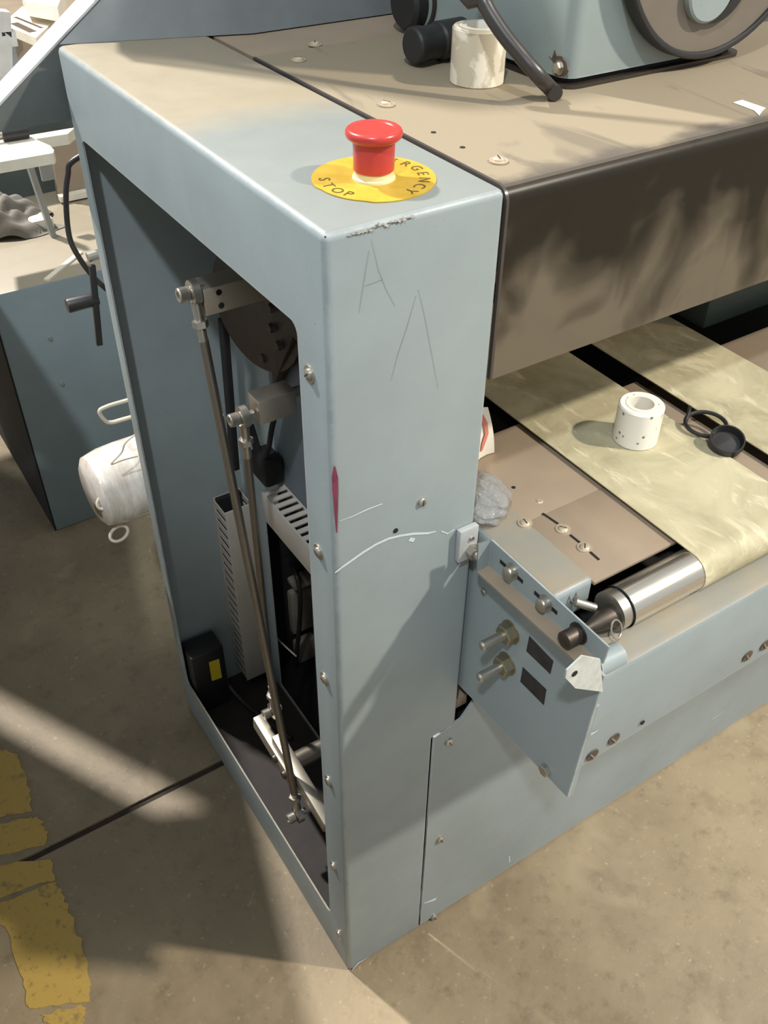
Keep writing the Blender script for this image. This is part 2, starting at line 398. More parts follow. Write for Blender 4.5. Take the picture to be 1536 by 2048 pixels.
# chipped front top edge
k = MB()
for i in range(16):
    u = 700 + i*8.2; v = 468 - (u-700)*.285 + random.uniform(-2, 4)
    k.strip([at(u-6, v+1.7, 1, -.0001), at(u, v+random.uniform(-2, 2), 1, -.0001), at(u+6, v-1.7, 1, -.0001)], (0,-.8,.6), [.0005, random.uniform(.001, .0035), .0005], .0006)
k.build('paint_chip', plain('bare_chipped_edge', (84, 82, 78), .4, .4, 200), tower)

# ------------------------------------------------------------------ machine frame plate & things inside the tower
frame = tower
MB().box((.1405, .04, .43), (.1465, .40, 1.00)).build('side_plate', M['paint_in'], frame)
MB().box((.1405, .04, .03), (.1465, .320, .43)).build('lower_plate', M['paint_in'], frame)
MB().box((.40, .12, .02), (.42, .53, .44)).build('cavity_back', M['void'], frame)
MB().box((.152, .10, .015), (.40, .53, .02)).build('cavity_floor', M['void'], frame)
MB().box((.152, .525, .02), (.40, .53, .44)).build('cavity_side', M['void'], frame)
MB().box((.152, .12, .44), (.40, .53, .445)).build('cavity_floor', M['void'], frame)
k = MB()                                           # black shapes stand in for brackets and arm shadows on the plate
k.prism([(.36,.70),(.36,.99),(.06,.99),(.06,.62),(.10,.64),(.16,.72),(.22,.78),(.30,.80)], 0, .125, .139, .002)
k.build('bracket_shade', M['darksteel'], frame)
k = MB().prism([(.09,.58),(.13,.56),(.17,.60),(.23,.58),(.25,.64),(.19,.70),(.10,.72)], 0, .130, .139, .002); k.build('bracket_shade', M['void'], frame)
for u, v in ((545, 615), (545, 655), (560, 690), (530, 715)):
    MB().lathe([(0, .006), (.005, .005), (.005, 0)], at(u, v, 0, .122), (-1, 0, 0), 12).build('cap_screw', M['darksteel'], frame)
relay = thing('relay_block', (.22, .42, .02), 'pale relay blocks and loose wires in the dark cavity', 'wiring')
for (u, v, w_, h_) in ((585, 1215, .035, .10), (578, 1290, .03, .06), (600, 1300, .02, .05), (592, 1165, .03, .012)):
    p = at(u, v, 0, .21); MB().box((.20, p.y-w_/2, p.z-h_/2), (.24, p.y+w_/2, p.z+h_/2), .004).build('relay', M['component'], relay)
MB().tube([at(546,1262,0,.165), at(556,1278,0,.165), at(570,1292,0,.165), at(592,1312,0,.165)], .0016, 6).build('white_wire', M['white'], relay)['label'] = 'white wire'
MB().tube([at(575,1120,0,.2), at(596,1160,0,.19), at(600,1230,0,.19), at(590,1330,0,.19), at(575,1400,0,.2)], .004, 8).build('dark_cable', M['rubber'], relay)
a = at(446, 640, 0, .112); b = at(470, 935, 0, .112)
MB().obox((a+b)/2, (b-a).normalized(), Vector((1,0,0)), (b-a).normalized().cross(Vector((1,0,0))), (b-a).length/2, .004, .0075, .001).build('link_bar', M['void'], frame)
MB().tube([at(560,800,0,.125), at(545,850,0,.12), at(536,900,0,.118), at(520,935,0,.118)], .0035, 8).build('air_hose', M['void'], frame)
MB().tube([at(500,850,0,.118), at(512,890,0,.118), at(522,930,0,.118)], .0055, 8).build('lower_link', M['void'], frame)
p = at(525, 935, 0, .118); MB().box((.110, p.y-.022, p.z-.020), (.139, p.y+.020, p.z+.022), .006).build('valve_body', M['void'], frame)
# clamp arm (upper aluminium arm)
arm = thing('clamp_arm', (.08, .325, .86), 'drilled aluminium arm at the top inside the guard tower', 'lever')
ba = at(398, 578, 1, .325); bx = .036
MB().box((bx, .315, .842), (.139, .345, .872), .0015).build('arm_bar', M['alu'], arm)
for x_, z_ in ((bx+.017, .865), (bx+.018, .850), (bx+.072, .864)):
    MB().lathe([(0, .0032), (.0008, .0032), (.0008, 0)], (x_, .315, z_), (0, -1, 0), 14).build('tapped_hole', M['void'], arm)
arm2 = thing('pivot_block', (.10, .30, .72), 'small aluminium pivot block below the drilled arm', 'lever')
MB().box((.072, .285, .712), (.118, .312, .742), .001).build('block', M['alu'], arm2)
MB().cyl((.118, .30, .73), (.1405, .30, .73), .006).build('pivot_pin', M['steel'], arm2)
MB().lathe([(0, .004), (.004, .003), (.004, 0)], (.118, .291, .735), (1, 0, 0), 12).build('grub_screw', M['steel'], arm2)
MB().cyl((.139, .38, .80), (.118, .375, .80), .075, seg=40).build('round_cam', M['darksteel'], frame)
# tie rods
def tie_rod(top, bot, label, r, bolt_len=.018):
    top = Vector(top); bot = Vector(bot); d = (bot - top).normalized()
    t_ = thing('tie_rod', (top + bot)/2, label, 'rod', 'tie rods inside the guard tower')
    MB().cyl(top + d*.052, bot - d*.042, r, seg=14).build('rod', M['rod'], t_)
    for c, s_ in ((top, 1), (bot, -1)):
        e = MB(); ax = Vector((1, 0, 0))
        e.lathe([(-.004, .0075), (-.004, .0125), (.004, .0125), (.004, .0075), (-.004, .0075)], c, ax, 24)
        e.lathe([(-.006, .0045), (-.0045, .0072), (0, .008), (.0045, .0072), (.006, .0045)], c, ax, 20)
        e.cyl(c + d*s_*.0110, c + d*s_*.030, .0058, .0052, 14)
        re = e.build('rod_end', M['steel'], t_)
        n_ = MB(); n_.lathe([(0, .0085), (.007, .0085)], c + d*s_*.030, d*s_, 6, False, True); n_.build('lock_nut', M['steel'], re)
        MB().cyl(c + d*s_*.037, c + d*s_*.056, .0048, .0048, 14).build('shank', M['steel'], re)
        b_ = MB(); b_.lathe([(-.0065, .005), (-.0065, .0075), (-.016, .0078), (-.0172, .007), (-.0172, .0042), (-.012, .0042), (-.012, 0)], c, ax, 18)
        b_.cyl(c, c + ax*.012, .0045); b_.build('socket_bolt', M['steel'], t_)
    return t_
tie_rod((.030, .3235, .868), (.030, .185, .088+.025), 'long oily steel tie rod hung from the drilled arm down to the lower lever', .0052)
tie_rod((.058, .2975, .722), (.058, .300, .205), 'shorter steel tie rod hung from the small pivot block', .0045)
# lower lever
lev = thing('rocker_lever', (.05, .22, .165), 'worn steel rocker lever at the foot of the tie rods inside the guard tower', 'lever')
q0 = at(512, 1432, 2, .185); q1 = at(640, 1630, 2, .165)
lv = MB(); 
def lever_bar(a, b, w, h, name, mat):
    a = Vector(a); b = Vector(b); d = (b-a); L = d.length; d.normalize(); s_ = Vector((1,0,0)); s_ = (s_ - d*s_.dot(d)).normalized(); u_ = s_.cross(d)
    if u_.z < 0: u_ = -u_
    return MB().obox((a+b)/2, s_, d, u_, w/2, L/2, h/2, .003).build(name, mat, lev)
lever_bar((.040, .322, .172), (.040, .205, .158), .017, .026, 'lever_bar', M['alu'])
lever_bar((.044, .268, .186), (.044, .118, .160), .017, .026, 'lever_bar', M['alu'])
MB().cyl((.052, .232, .165), (.1405, .232, .165), .013, seg=24).build('pivot_shaft', M['rod'], lev)
MB().box((.055, .12, .10), (.139, .16, .112)).build('foot_bracket', M['paint_in'], lev)
for y_, z_ in ((.25, .168), (.222, .163)):
    MB().lathe([(0, .007), (.004, .006), (.004, 0)], (.0315, y_, z_), (-1, 0, 0), 16).build('cap_screw', M['darksteel'], lev)
# slotted wiring ducts: fingers are parts
def duct(name_lbl, org, along, out, side, L, wd, hd, n):
    """open box of fingers: base, cover, comb walls"""
    org = Vector(org); A = Vector(along); O = Vector(out); Sd = Vector(side)
    t_ = thing('wiring_duct', org, name_lbl, 'cable duct', 'slotted wiring ducts in the guard tower')
    MB().obox(org + A*L/2 + O*.001, A, Sd, O, L/2, wd/2, .001).build('duct_base', M['duct'], t_)
    MB().obox(org + A*L/2 + O*(hd), A, Sd, O, L/2, wd/2, .0015, .0008).build('duct_cover', M['duct'], t_)
    st = L / n; me = None
    for i in range(n):
        for sg in (-1, 1):
            c = org + A*(st*(i+.5)) + Sd*sg*(wd/2 - .001) + O*(hd/2)
            if me is None:
                f = MB().obox(c, A, O, Sd, st*.27, hd/2, .0009).build('finger', M['duct'], t_); me = f; c0 = c
            else:
                f = me.copy(); COL.objects.link(f); f.location = me.location + (c - c0)
    MB().obox(org + A*L/2 + O*.006, A, Sd, O, L/2, wd/2-.003, .004).build('wire_bundle', M['void'], t_)
duct('upright slotted grey wiring duct in the far corner of the guard tower', (.119, .536, .05), (0,0,1), (0,-1,0), (1,0,0), .375, .045, .042, 21)
duct('level slotted grey wiring duct fixed to the machine side plate', (.1400, .06, .515), (0,1,0), (-1,0,0), (0,0,1), .32, .046, .032, 22)
# power box with yellow sticker
pw = thing('power_box', (.035, .50, .0855), 'small black box with a yellow sticker in the bottom corner of the guard tower', 'electrical box')
MB().box((.006, .488, .0241), (.062, .53, .165), .003).build('box_body', M['black'], pw)
a = [at(u, v, 1, .4875) for u, v in ((418,1325),(438,1318),(444,1355),(424,1362))]
MB().prism([(p.x, p.z) for p in a], 1, .4874, .4882).build('warning_sticker', M['ylabel'], pw)
MB().tube([(.062,.51,.06),(.075,.47,.034),(.09,.42,.030),(.11,.36,.030)], .004, 8).build('power_cord', M['rubber'], pw)

# ================================================================== EMERGENCY STOP
ec = Vector((.080, .0660, H))
es = thing('emergency_stop_button', ec, 'red mushroom emergency stop button on a yellow round plate atop the guard tower', 'button')
ring = []
for i in range(44):
    a_ = 2*math.pi*i/44; r_ = .0452
    if 176 < math.degrees(a_) < 230: r_ = .0435
    ring.append((ec.x + r_*math.cos(a_), ec.y + r_*math.sin(a_)))
plate = MB().prism(ring, 2, H + .0001, H + .0009).build('legend_plate', M['yellow'], es)
MB().lathe([(.0009, .0158), (.0022, .0156), (.0030, .0140), (.0070, .0138), (.0070, 0)], ec, (0,0,1), 32).build('button_base', M['pale'], es)
MB().lathe([(.0066, .0), (.0066, .0138), (.0073, .0147), (.022, .0150), (.0266, .0151), (.0266, 0)], ec, (0,0,1), 36).build('collar', M['red'], es)
MB().lathe([(.0265, .0148), (.0285, .0178), (.0300, .0196), (.0318, .0204), (.0336, .0203), (.0350, .0196), (.0359, .0184), (.0361, .0168), (.0357, .0152), (.0350, .0143), (.0348, .006), (.0350, 0)], ec, (0,0,1), 48).build('mushroom_cap', M['red'], es)
def letter(ch, ang, inward):
    cu = bpy.data.curves.new('letter', 'FONT'); cu.body = ch; cu.size = .0122; cu.align_x = 'CENTER'; cu.align_y = 'CENTER'; cu.extrude = .00012; cu.resolution_u = 3
    o = bpy.data.objects.new('tmp', cu); COL.objects.link(o); bpy.context.view_layer.update()
    me = bpy.data.meshes.new_from_object(o.evaluated_get(bpy.context.evaluated_depsgraph_get())); bpy.data.objects.remove(o)
    a_ = math.radians(ang); rz = a_ - math.pi/2 + (math.pi if inward else 0)
    me.transform(Matrix.Translation(Vector((.0362*math.cos(a_), .0362*math.sin(a_), .00105))) @ Matrix.Rotation(rz, 4, 'Z'))
    me.materials.clear(); me.materials.append(M['text'])
    q = bpy.data.objects.new('letter', me); COL.objects.link(q); q.parent = plate
for ch, a_ in zip('EMERGENCY', (73, 54, 35, 16.5, -1.5, -20, -39.5, -59, -77)): letter(ch, a_, False)
for ch, a_ in zip('STOP', (154.5, 174, 192.5, 208.5)): letter(ch, a_, True)

# ================================================================== SMOKED COVER
cv = thing('smoked_cover', (.40, .2, .90), 'dusty smoked plastic hood with bent front hanging over the belts', 'machine cover')
CX0, CX1 = .1535, 1.25; CZB = .896; r = .012; tk = .004
prof = [(.399, H), (r, H)]
for i in range(1, 7):
    a_ = math.radians(90 + 90*i/6); prof.append((r + r*math.cos(a_), H - r + r*math.sin(a_)))
prof += [(0, CZB), (tk, CZB)]
for i in range(0, 7):
    a_ = math.radians(180 - 90*i/6); prof.append((r + (r-tk)*math.cos(a_), H - r + (r-tk)*math.sin(a_)))
prof += [(.399, H - tk)]
k = MB()
rings = []
n = len(prof); va = [k.bm.verts.new((CX0, y, z)) for y, z in prof]; vb = [k.bm.verts.new((CX1, y, z)) for y, z in prof]
for i in range(n):
    f = k.bm.faces.new((va[i], vb[i], vb[(i+1) % n], va[(i+1) % n])); f.smooth = True
cov = k.build('hood_sheet', M['cover'], cv, 30)
k = MB(); ve = [k.bm.verts.new((CX0, y, z)) for y, z in prof]; k.bm.faces.new(ve); ve = [k.bm.verts.new((CX0-.0025, y, z)) for y, z in prof]; k.bm.faces.new(ve[::-1])
a1 = k.bm.verts[:]; n2 = len(prof)
for i in range(n2): k.bm.faces.new((a1[i], a1[n2+i], a1[n2+(i+1) % n2], a1[(i+1) % n2]))
k.build('hood_edge', M['cover_edge'], cv)
for u, v, sl in ((997, 323, .4), (773, 210, 1.2), (597, 121, 2.), (630, 90, .2)):
    screw(cv, at(u, v, 2, H+.0003), (0,0,1), .0046, True, M['dusty_screw'], slot=sl, flat=.5)
for u, v in ((925, 295), (867, 265)):
    MB().lathe([(0, .0022), (.0004, .0022), (.0004, 0)], at(u, v, 2, H), (0,0,1), 12).build('screw_hole', M['void'], cv)
p = at(1357, 264, 2, H-.002); MB().lathe([(0,.004),(.0006,.004),(.0006,0)], (p.x, .006, H-.0035), (0,-.5,.8), 12).build('screw_hole', M['void'], cv)
tp = thing('masking_tape', at(1500, 215, 2, H), 'small torn piece of cream masking tape on the hood edge', 'tape')
a = [at(u, v, 2, H) for u, v in ((1466,206),(1484,201),(1531,217),(1525,222),(1518,232),(1508,222))]
MB().prism([(p.x, p.y) for p in a], 2, H+.0002, H+.0006).build('tape_strip', M['paper'], tp)
# rear top plate continuing behind the hood, and far machine body
rp = thing('machine_deck', (.5, .47, H-.01), 'dusty tan machine top behind the hood joint', 'machine top')
MB().box((.153, .4015, H-.006), (1.25, .70, H-.001)).build('top_plate', M['tan_plate'], rp)
MB().box((.153, .43, .45), (1.25, .445, H-.006)).build('rear_wall', M['void'], rp)
dh = thing('drive_housing', (.9, .25, .7245), 'dark green drive housing in the shade under the smoked hood at right', 'housing')
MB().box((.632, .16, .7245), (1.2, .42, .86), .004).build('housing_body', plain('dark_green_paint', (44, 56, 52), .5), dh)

# ================================================================== FEED HEAD on the hood
fh = thing('feed_head', (.455, .29, H), 'grey-green feed head with a large round brown disc standing on the hood', 'machine head')
hx0, hx1, hy0, hy1 = .343, .572, .157, .42
def rbox(x0, x1, y0, y1, rr, n=6):
    o = []
    for cx, cy, a0 in ((x1-rr, y1-rr, 0), (x0+rr, y1-rr, 90), (x0+rr, y0+rr, 180), (x1-rr, y0+rr, 270)):
        for i in range(n+1):
            a_ = math.radians(a0+90*i/n); o.append((cx+rr*math.cos(a_), cy+rr*math.sin(a_)))
    return o
k = MB().prism(rbox(hx0, hx1, hy0, hy1, .014), 2, H+.008, H+.34); hb = k.build('head_housing', M['paint_green'], fh, 50)
for pz in hb.data.polygons: pz.use_smooth = True
hb.data.set_sharp_from_angle(angle=math.radians(30))
MB().prism(rbox(hx0-.003, hx1+.003, hy0-.004, hy1+.003, .016), 2, H+.0004, H+.0035).build('foot_flange', M['darksteel'], fh)
MB().prism(rbox(hx0+.004, hx1-.004, hy0+.004, hy1-.004, .012), 2, H+.0035, H+.008).build('gasket', M['void'], fh)
dc = Vector((.503, .150, 1.192))
MB().lathe([(0, .1218), (.010, .1218), (.010, 0)], dc + Vector((0,.003,0)), (0,-1,0), 72).build('disc', plain('brown_disc', (112, 102, 90), .35, .06), fh)
MB().lathe([(-.003, .122), (.0095, .122), (.0105, .124), (.0105, .1265), (.009, .128), (-.003, .128), (-.003, .122)], dc, (0,-1,0), 72).build('disc_rim', M['black'], fh)
hc = at(1417, -8, 1, .14)
k = MB(); k.lathe([(0, .030), (.006, .030), (.0075, .028), (.0075, 0)], (hc.x, .1425, hc.z+.008), (0,-1,0), 40); k.build('hub_plate', M['paint_green'], fh)
k = MB(); k.lathe([(0, .027), (.004, .038), (.004, .027), (0, .027)], (hc.x+.014, .1425, hc.z+.014), (0,-1,0), 40); k.build('hub_ring', M['black'], fh)
b = at(1120, 135, 0, hx0); hexbolt(fh, b, (-1,-.0,0), .0052, .004, M['steel'], washer=.0062)
k = MB(); pr = [at(u, v, 0, hx0) for u, v in ((1098,112),(1104,118),(1110,100),(1113,112),(1122,112),(1134,126),(1137,142),(1128,153),(1112,152),(1105,138),(1108,124))]
k.prism([(p.y, p.z) for p in pr], 0, hx0-.0006, hx0+.0005); k.build('bare_patch', M['rust'], fh)
p = at(826, 50, 0, hx0)
p.z = max(p.z, H+.032); p.y -= .012
MB().lathe([(0, .030), (.003, .030), (.003, .026)], (hx0, p.y, p.z), (-1,0,0), 36).build('cap_ring', M['darksteel'], fh)
MB().lathe([(.0, .026), (.012, .026), (.016, .022), (.016, 0)], (hx0, p.y+.010, p.z-.004), (-1,0,0), 36).build('rubber_cap', M['black'], fh)
MB().cyl((hx1-.01, .20, 1.115), (hx1+.22, .20, 1.115), .011).build('drive_shaft', M['darksteel'], fh)
ka = at(838, 98, 2, H+.0185); kd = Vector((.85, .06, .0)).normalized(); ka.y += .012
kn = MB(); kn.lathe([(0, .0), (0, .0145), (.002, .0165), (.010, .0165), (.012, .0155), (.030, .0155), (.032, .0175), (.062, .0175), (.064, .015), (.064, 0)], ka, kd, 28); kn = kn.build('clamp_knob', M['black'], fh)
MB().cyl(ka + kd*.060, Vector((hx0+.002, (ka+kd*.1).y, (ka+kd*.1).z)), .009).build('knob_stem', M['darksteel'], kn)
cb = MB(); cb.tube([(.34,.24,1.45), at(938,-90,1,.205), at(966,0,1,.186), at(1001,60,1,.168), at(1042,112,1,.150), at(1080,155,1,.136), at(1100,176,2,H+.0085), at(1111,187,2,H+.0072)], .0066, 14)
tag(cb.build('black_cable', M['rubber'], None), 'thick black cable running down beside the feed head onto the hood', 'cable')

# ================================================================== TAPE ROLLS
def tape_roll(c, r, ri, h, mat, label, core=.0025):
    t_ = thing('tape_roll', c, label, 'tape roll', 'tape rolls standing on end')
    MB().lathe([(0, ri), (0, r-.001), (.001, r), (h-.0015, r), (h, r-.0015), (h-.0004, ri+core), (0, ri+core)], c, (0,0,1), 56).build('tape', mat, t_)
    MB().lathe([(0, ri), (0, ri+core), (h+.0003, ri+core), (h+.0003, ri), (0, ri)], c, (0,0,1), 40).build('core', M['white'], t_)
    return t_
c2 = at(953, 163, 2, H); tape_roll((c2.x, c2.y, H), .0248, .0125, .047, M['tape_dirty'], 'grimy tape roll standing on the dusty hood by the feed head', .006)
ZB = .7245
c1 = at(1269, 876, 2, ZB); tape_roll((c1.x, c1.y, ZB), .0238, .0125, .044, M['tape_white'], 'clean white tape roll standing on the near belt', .004)

# ================================================================== INFEED TABLE
tb = thing('infeed_table', (.5, -.05, .55), 'blue-grey infeed belt table projecting from the machine at right', 'conveyor table')
EX = .155; FY = -.166; SZ = .684; PZ = .720; TX1 = 1.45
# end plate
pe = [(.02,.500),(FY-.003,.512),(FY-.011,.700),(-.02,.705),(.02,.705)]
MB().prism(pe, 0, EX-.001, EX+.0015).build('end_plate', M['paint'], tb)
MB().prism([(FY-.003,.512),(FY-.009,.655),(FY-.001,.655),(FY+.004,.515)], 0, EX+.0015, EX+.006).build('end_flange', M['paint'], tb)
k = MB().prism([(FY, .55), (FY-.004, SZ-.006), (FY-.002, SZ-.001), (FY+.004, SZ+.0012), (-.118, SZ+.0012), (-.118, SZ-.001), (FY+.003, SZ-.003), (FY-.001, SZ-.007), (FY+.003, .55)], 0, EX+.0015, TX1)
k.build('front_panel', M['paint_dust'], tb)
MB().prism([(FY, .55), (.0, .50), (.0, .503), (FY+.003, .553)], 0, EX+.0015, TX1).build('under_panel', M['paint'], tb)
# rounded boss by the end plate
MB().cyl(at(1190,1345,1,FY+.006)+Vector((0,.004,.004)), at(1240,1322,1,FY+.006)+Vector((0,.004,.004)), .012).build('corner_boss', M['paint'], tb)
# side beam (rounded box) and dusty plates
MB().box((.157, -.104, .690), (.206, .12, .728), .006, 3).build('side_beam', M['paint_dust'], tb)
px0, px1 = .2075, .3185
MB().box((px0, -.103, PZ-.004), (px1, -.006, PZ), .0008).build('table_plate', M['tan_plate'], tb)
MB().box((px0-.0, -.0055, PZ-.0045), (px1-.002, .128, PZ-.0005), .0008).build('table_plate', M['tan_plate'], tb)
MB().box((.158, .121, PZ-.006), (.207, .128, PZ-.001)).build('table_plate', M['tan_plate'], tb)
MB().box((.462, -.103, PZ-.010), (.488, .128, PZ-.006), .0008).build('table_plate', M['tan_plate'], tb)
MB().box((.628, -.103, PZ-.005), (1.0, .128, PZ-.001), .0008).build('table_plate', M['tan_plate'], tb)
MB().box((.158, -.117, .60), (1.2, .42, .605)).build('inner_tray', M['void'], tb)
MB().box((.158, -.08, .69), (1.2, .13, .694)).build('bed_plate', M['tan_plate'], tb)
for u, v in ((1050,1047),(1126,1059),(1169,1096)): screw(tb, at(u, v, 2, PZ if u > 1060 else .728), (0,0,1), .0046, True, M['dusty_screw'], slot=random.uniform(0,3), flat=.4)
k = MB()
for a, b in (((1085,1027),(1116,1048)),((1140,1070),(1160,1086)),((1180,1104),(1198,1120))):
    a = at(*a, 2, PZ); b = at(*b, 2, PZ); d = (b-a).normalized(); k.obox((a+b)/2+Vector((0,0,.0001)), d, Vector((0,0,1)).cross(d), Vector((0,0,1)), (b-a).length/2, .0013, .0003)
k.build('adjusting_slot', M['void'], tb)
MB().lathe([(0,.0022),(.0003,.0022),(.0003,0)], at(1027,975,2,PZ-.0005), (0,0,1), 12).build('screw_hole', M['void'], tb)
MB().lathe([(0,.0038),(.001,.003),(.001,0)], at(1079,1002,2,PZ-.0005), (0,0,1), 16).build('weld_spot', M['dusty_screw'], tb)
# roller
RY, RZ, RR = -.1265, .7035, .0200
rl = at(1240, 1222, 2, RZ)
MB().cyl((.219, RY, RZ), (1.25, RY, RZ), RR, seg=48).build('roller', M['chrome'], tb)
rc = MB(); rc.lathe([(0, .0192), (.0105, .0192)], (.207, RY, RZ), (1,0,0), 40, True, True); rc.build('roller_cap', M['steel'], tb)
MB().lathe([(0, .0205), (.0015, .0205), (.0015, .019)], (.2175, RY, RZ), (1,0,0), 40).build('roller_groove', M['void'], tb)
k = MB(); k.lathe([(0, .004), (.010, .005), (.020, .0085), (.034, .011), (.037, .0108)], (.170, RY-.004, RZ), (1,.0,0), 20, True, True); k.build('bearing_stub', M['darksteel'], tb)
MB().cyl((.180, RY+.018, RZ+.012), (.196, RY+.008, RZ+.004), .0042).build('set_screw', M['steel'], tb)
MB().tube([Vector((.196, RY-.020, RZ+.002)) + Vector((.006*math.cos(a_), .004*math.sin(a_), .008*math.sin(a_))) for a_ in [i*math.pi/4 for i in range(8)]], .0009, 6, True, 2).build('ring_clip', M['steel'], tb)
MB().tube([Vector((.181, RY+.022, RZ+.016)) + Vector((.004*math.cos(a_), .003*math.sin(a_), .006*math.sin(a_))) for a_ in [i*math.pi/4 for i in range(8)]], .0009, 6, True, 2).build('ring_clip', M['steel'], tb)
# belts wrapped on the roller
def belt(x0, x1, lbl):
    prof = [(.43, ZB), (RY, ZB)]
    for i in range(1, 13):
        a_ = math.radians(90 + 170*i/12); prof.append((RY + (ZB-RZ)*math.cos(a_), RZ + (ZB-RZ)*math.sin(a_)))
    k = MB(); L = [(k.bm.verts.new((x0, y, z)), k.bm.verts.new((x1, y, z))) for y, z in prof]
    inn = [(.43, ZB-.0012), (RY, ZB-.0012)]
    for i in range(1, 13):
        a_ = math.radians(90 + 170*i/12); rr = ZB-RZ-.0012; inn.append((RY + rr*math.cos(a_), RZ + rr*math.sin(a_)))
    I = [(k.bm.verts.new((x0, y, z)), k.bm.verts.new((x1, y, z))) for y, z in inn]
    for i in range(len(L)-1):
        k.bm.faces.new((L[i][0], L[i][1], L[i+1][1], L[i+1][0])).smooth = True
        k.bm.faces.new((I[i][0], I[i+1][0], I[i+1][1], I[i][1])).smooth = True
        k.bm.faces.new((L[i][0], L[i+1][0], I[i+1][0], I[i][0])); k.bm.faces.new((L[i][1], I[i][1], I[i+1][1], L[i+1][1]))
    k.bm.faces.new((L[-1][0], L[-1][1], I[-1][1], I[-1][0]))
    o = k.build('belt', M['belt'], tb, 50); o['label'] = lbl
xa = at(1190, 958, 2, ZB).x
belt(xa, .452, 'cream belt carrying the white tape roll'); belt(.490, .622, 'farther cream belt')
# rusty countersunk screws and holes in the front panel
for u, v, rr in ((1185,1510,.006),(1228,1478,.006),(1495,1312,.006),(1530,1290,.006)):
    p = at(u, v, 1, FY-.0012); k = MB()
    k.lathe([(0, rr*1.25), (.0006, rr*1.2), (.0006, 0)], p, (0,-1,0), 18); o = k.build('countersunk_screw', M['rust'], tb)
    MB().strip([p+Vector((-.005,-.0012,.006)), p+Vector((.004,-.0012,-.007))], (0,-1,0), .0016).build('screw_slot', M['steel'], o)
for u, v in ((1285,1445),(1325,1323)):
    p = at(u, v, 1, FY-.0015); MB().lathe([(0,.0028),(.0006,.0028),(.0006,0)], p, (0,-1,0), 12).build('screw_hole', M['void'], tb)
k = MB(); k.strip([at(1160,1478,1,FY-.001), at(1180,1467,1,FY-.001), at(1196,1458,1,FY-.001)], (0,-1,0), [.0005,.0035,.0005], .0012); k.strip([at(1424,1438,1,-.0),at(1448,1422,1,-.0)], (0,-1,0), [.002,.001]); k.build('white_scratch', M['scratchw'], tb)
# stickers
for pts in ([(1059,1272),(1107,1322),(1101,1348),(1053,1302)], [(1046,1334),(1093,1379),(1088,1410),(1041,1363)]):
    a = [at(u, v, 0, EX-.001) for u, v in pts]; MB().prism([(p.y, p.z) for p in a], 0, EX-.0014, EX-.0009).build('black_sticker', M['sticker'], tb)
# two adjuster studs with nuts
for (u, v), (su, sv) in (((1022,1263),(985,1283)),((1015,1326),(978,1345))):
    p = at(u, v, 0, EX-.001)
    st = MB(); st.cyl(p, p + Vector((-.034,0,0)), .0050, .0050, 16); st.lathe([(.034,.0050),(.036,.0035),(.036,0)], p, (-1,0,0), 16); s_ = st.build('adjuster_stud', M['steel'], tb)
    nt = MB(); nt.lathe([(0,.0125),(.0015,.0125),(.0015,0)], p, (-1,0,0), 24); nt.build('washer', M['brass'], s_)
    nt = MB(); nt.lathe([(.0015,.0112),(.0095,.0112),(.0105,.0098),(.0105,.0)], p, (-1,0,0), 6, False); nt.build('hex_nut', M['brass'], s_)
p = at(969, 1183, 0, EX-.001); screw(tb, p, (-1,0,0), .0035, False)
p = at(1094, 1538, 0, EX-.001); hexbolt(tb, p, (-1,0,0), .0068, .006, M['steel'])
# side bracket with ledge, gusset and bent tab
BX = .148
fa_ = at(984, 1079, 0, BX); fb_ = at(978, 1131, 0, BX)
br = MB().prism([(fb_.y,fb_.z),(-.178,.7210),(-.180,.743),(fa_.y,fa_.z)], 0, BX-.0008, BX+.0008).build('bracket', M['paint'], tb)
lo_ = at(954, 1144, 2, .7102); lf_ = at(1150, 1322, 2, .7195); k = MB()
for d_ in (0, -.0014): k.quad([(BX, fb_.y, fb_.z+d_), (BX, -.177, .7210+d_), (lf_.x, lf_.y, lf_.z+d_), (lo_.x, lo_.y, lo_.z+d_)])
k.build('bracket_ledge', M['tan_plate'], br)
gt_ = at(957, 1088, 1, lo_.y); k = MB()
for d_ in (0, .0012): k.quad([(BX, fb_.y+d_, fb_.z), (BX, fa_.y+d_, fa_.z), (gt_.x, gt_.y+d_, gt_.z), (lo_.x, lo_.y+d_, lo_.z)])
k.build('bracket_gusset', M['paint'], br)
pts = [at(u, v, 1, -.180) for u, v in ((1133,1340),(1164,1311),(1200,1318),(1205,1383),(1150,1376),(1130,1355))]
MB().prism([(p.x, p.z) for p in pts], 1, -.1805, -.179).build('bent_tab', plain('scraped_bare_tab', (196, 198, 190), .45, .12, 120), br)['label'] = 'bent tab with the paint scraped off'
p = at(1149, 1347, 1, -.1805); MB().lathe([(0,.003),(.0005,.003),(.0005,0)], p, (0,-1,0), 14).build('tab_hole', M['void'], br)
for u, v, rr, ll in ((1018,1145,.0062,.007),(1085,1209,.0062,.007),(1140,1275,.0078,.016)):
    p = at(u, v, 0, BX-.0008-ll*.6); p.x = BX-.0008
    k = MB(); k.lathe([(0, rr*1.3),(.0012, rr*1.3),(.0012, rr),(ll, rr),(ll+.0008, rr*.8),(ll+.0008,0)], p, (-1,0,0), 22); k.build('bolt', M['steel'] if rr < .007 else M['darksteel'], br)
k = MB()
for (u0,v0),(u1,v1) in (((1000,1122),(1046,1164)),((1069,1181),(1114,1230))):
    a = at(u0,v0,0,BX-.0008); b = at(u1,v1,0,BX-.0008); a.z = b.z = (a.z+b.z)/2 
    k.box((BX-.0010, b.y, a.z-.0022), (BX-.0007, a.y, a.z+.0022))
k.build('adjusting_slot', M['void'], br)
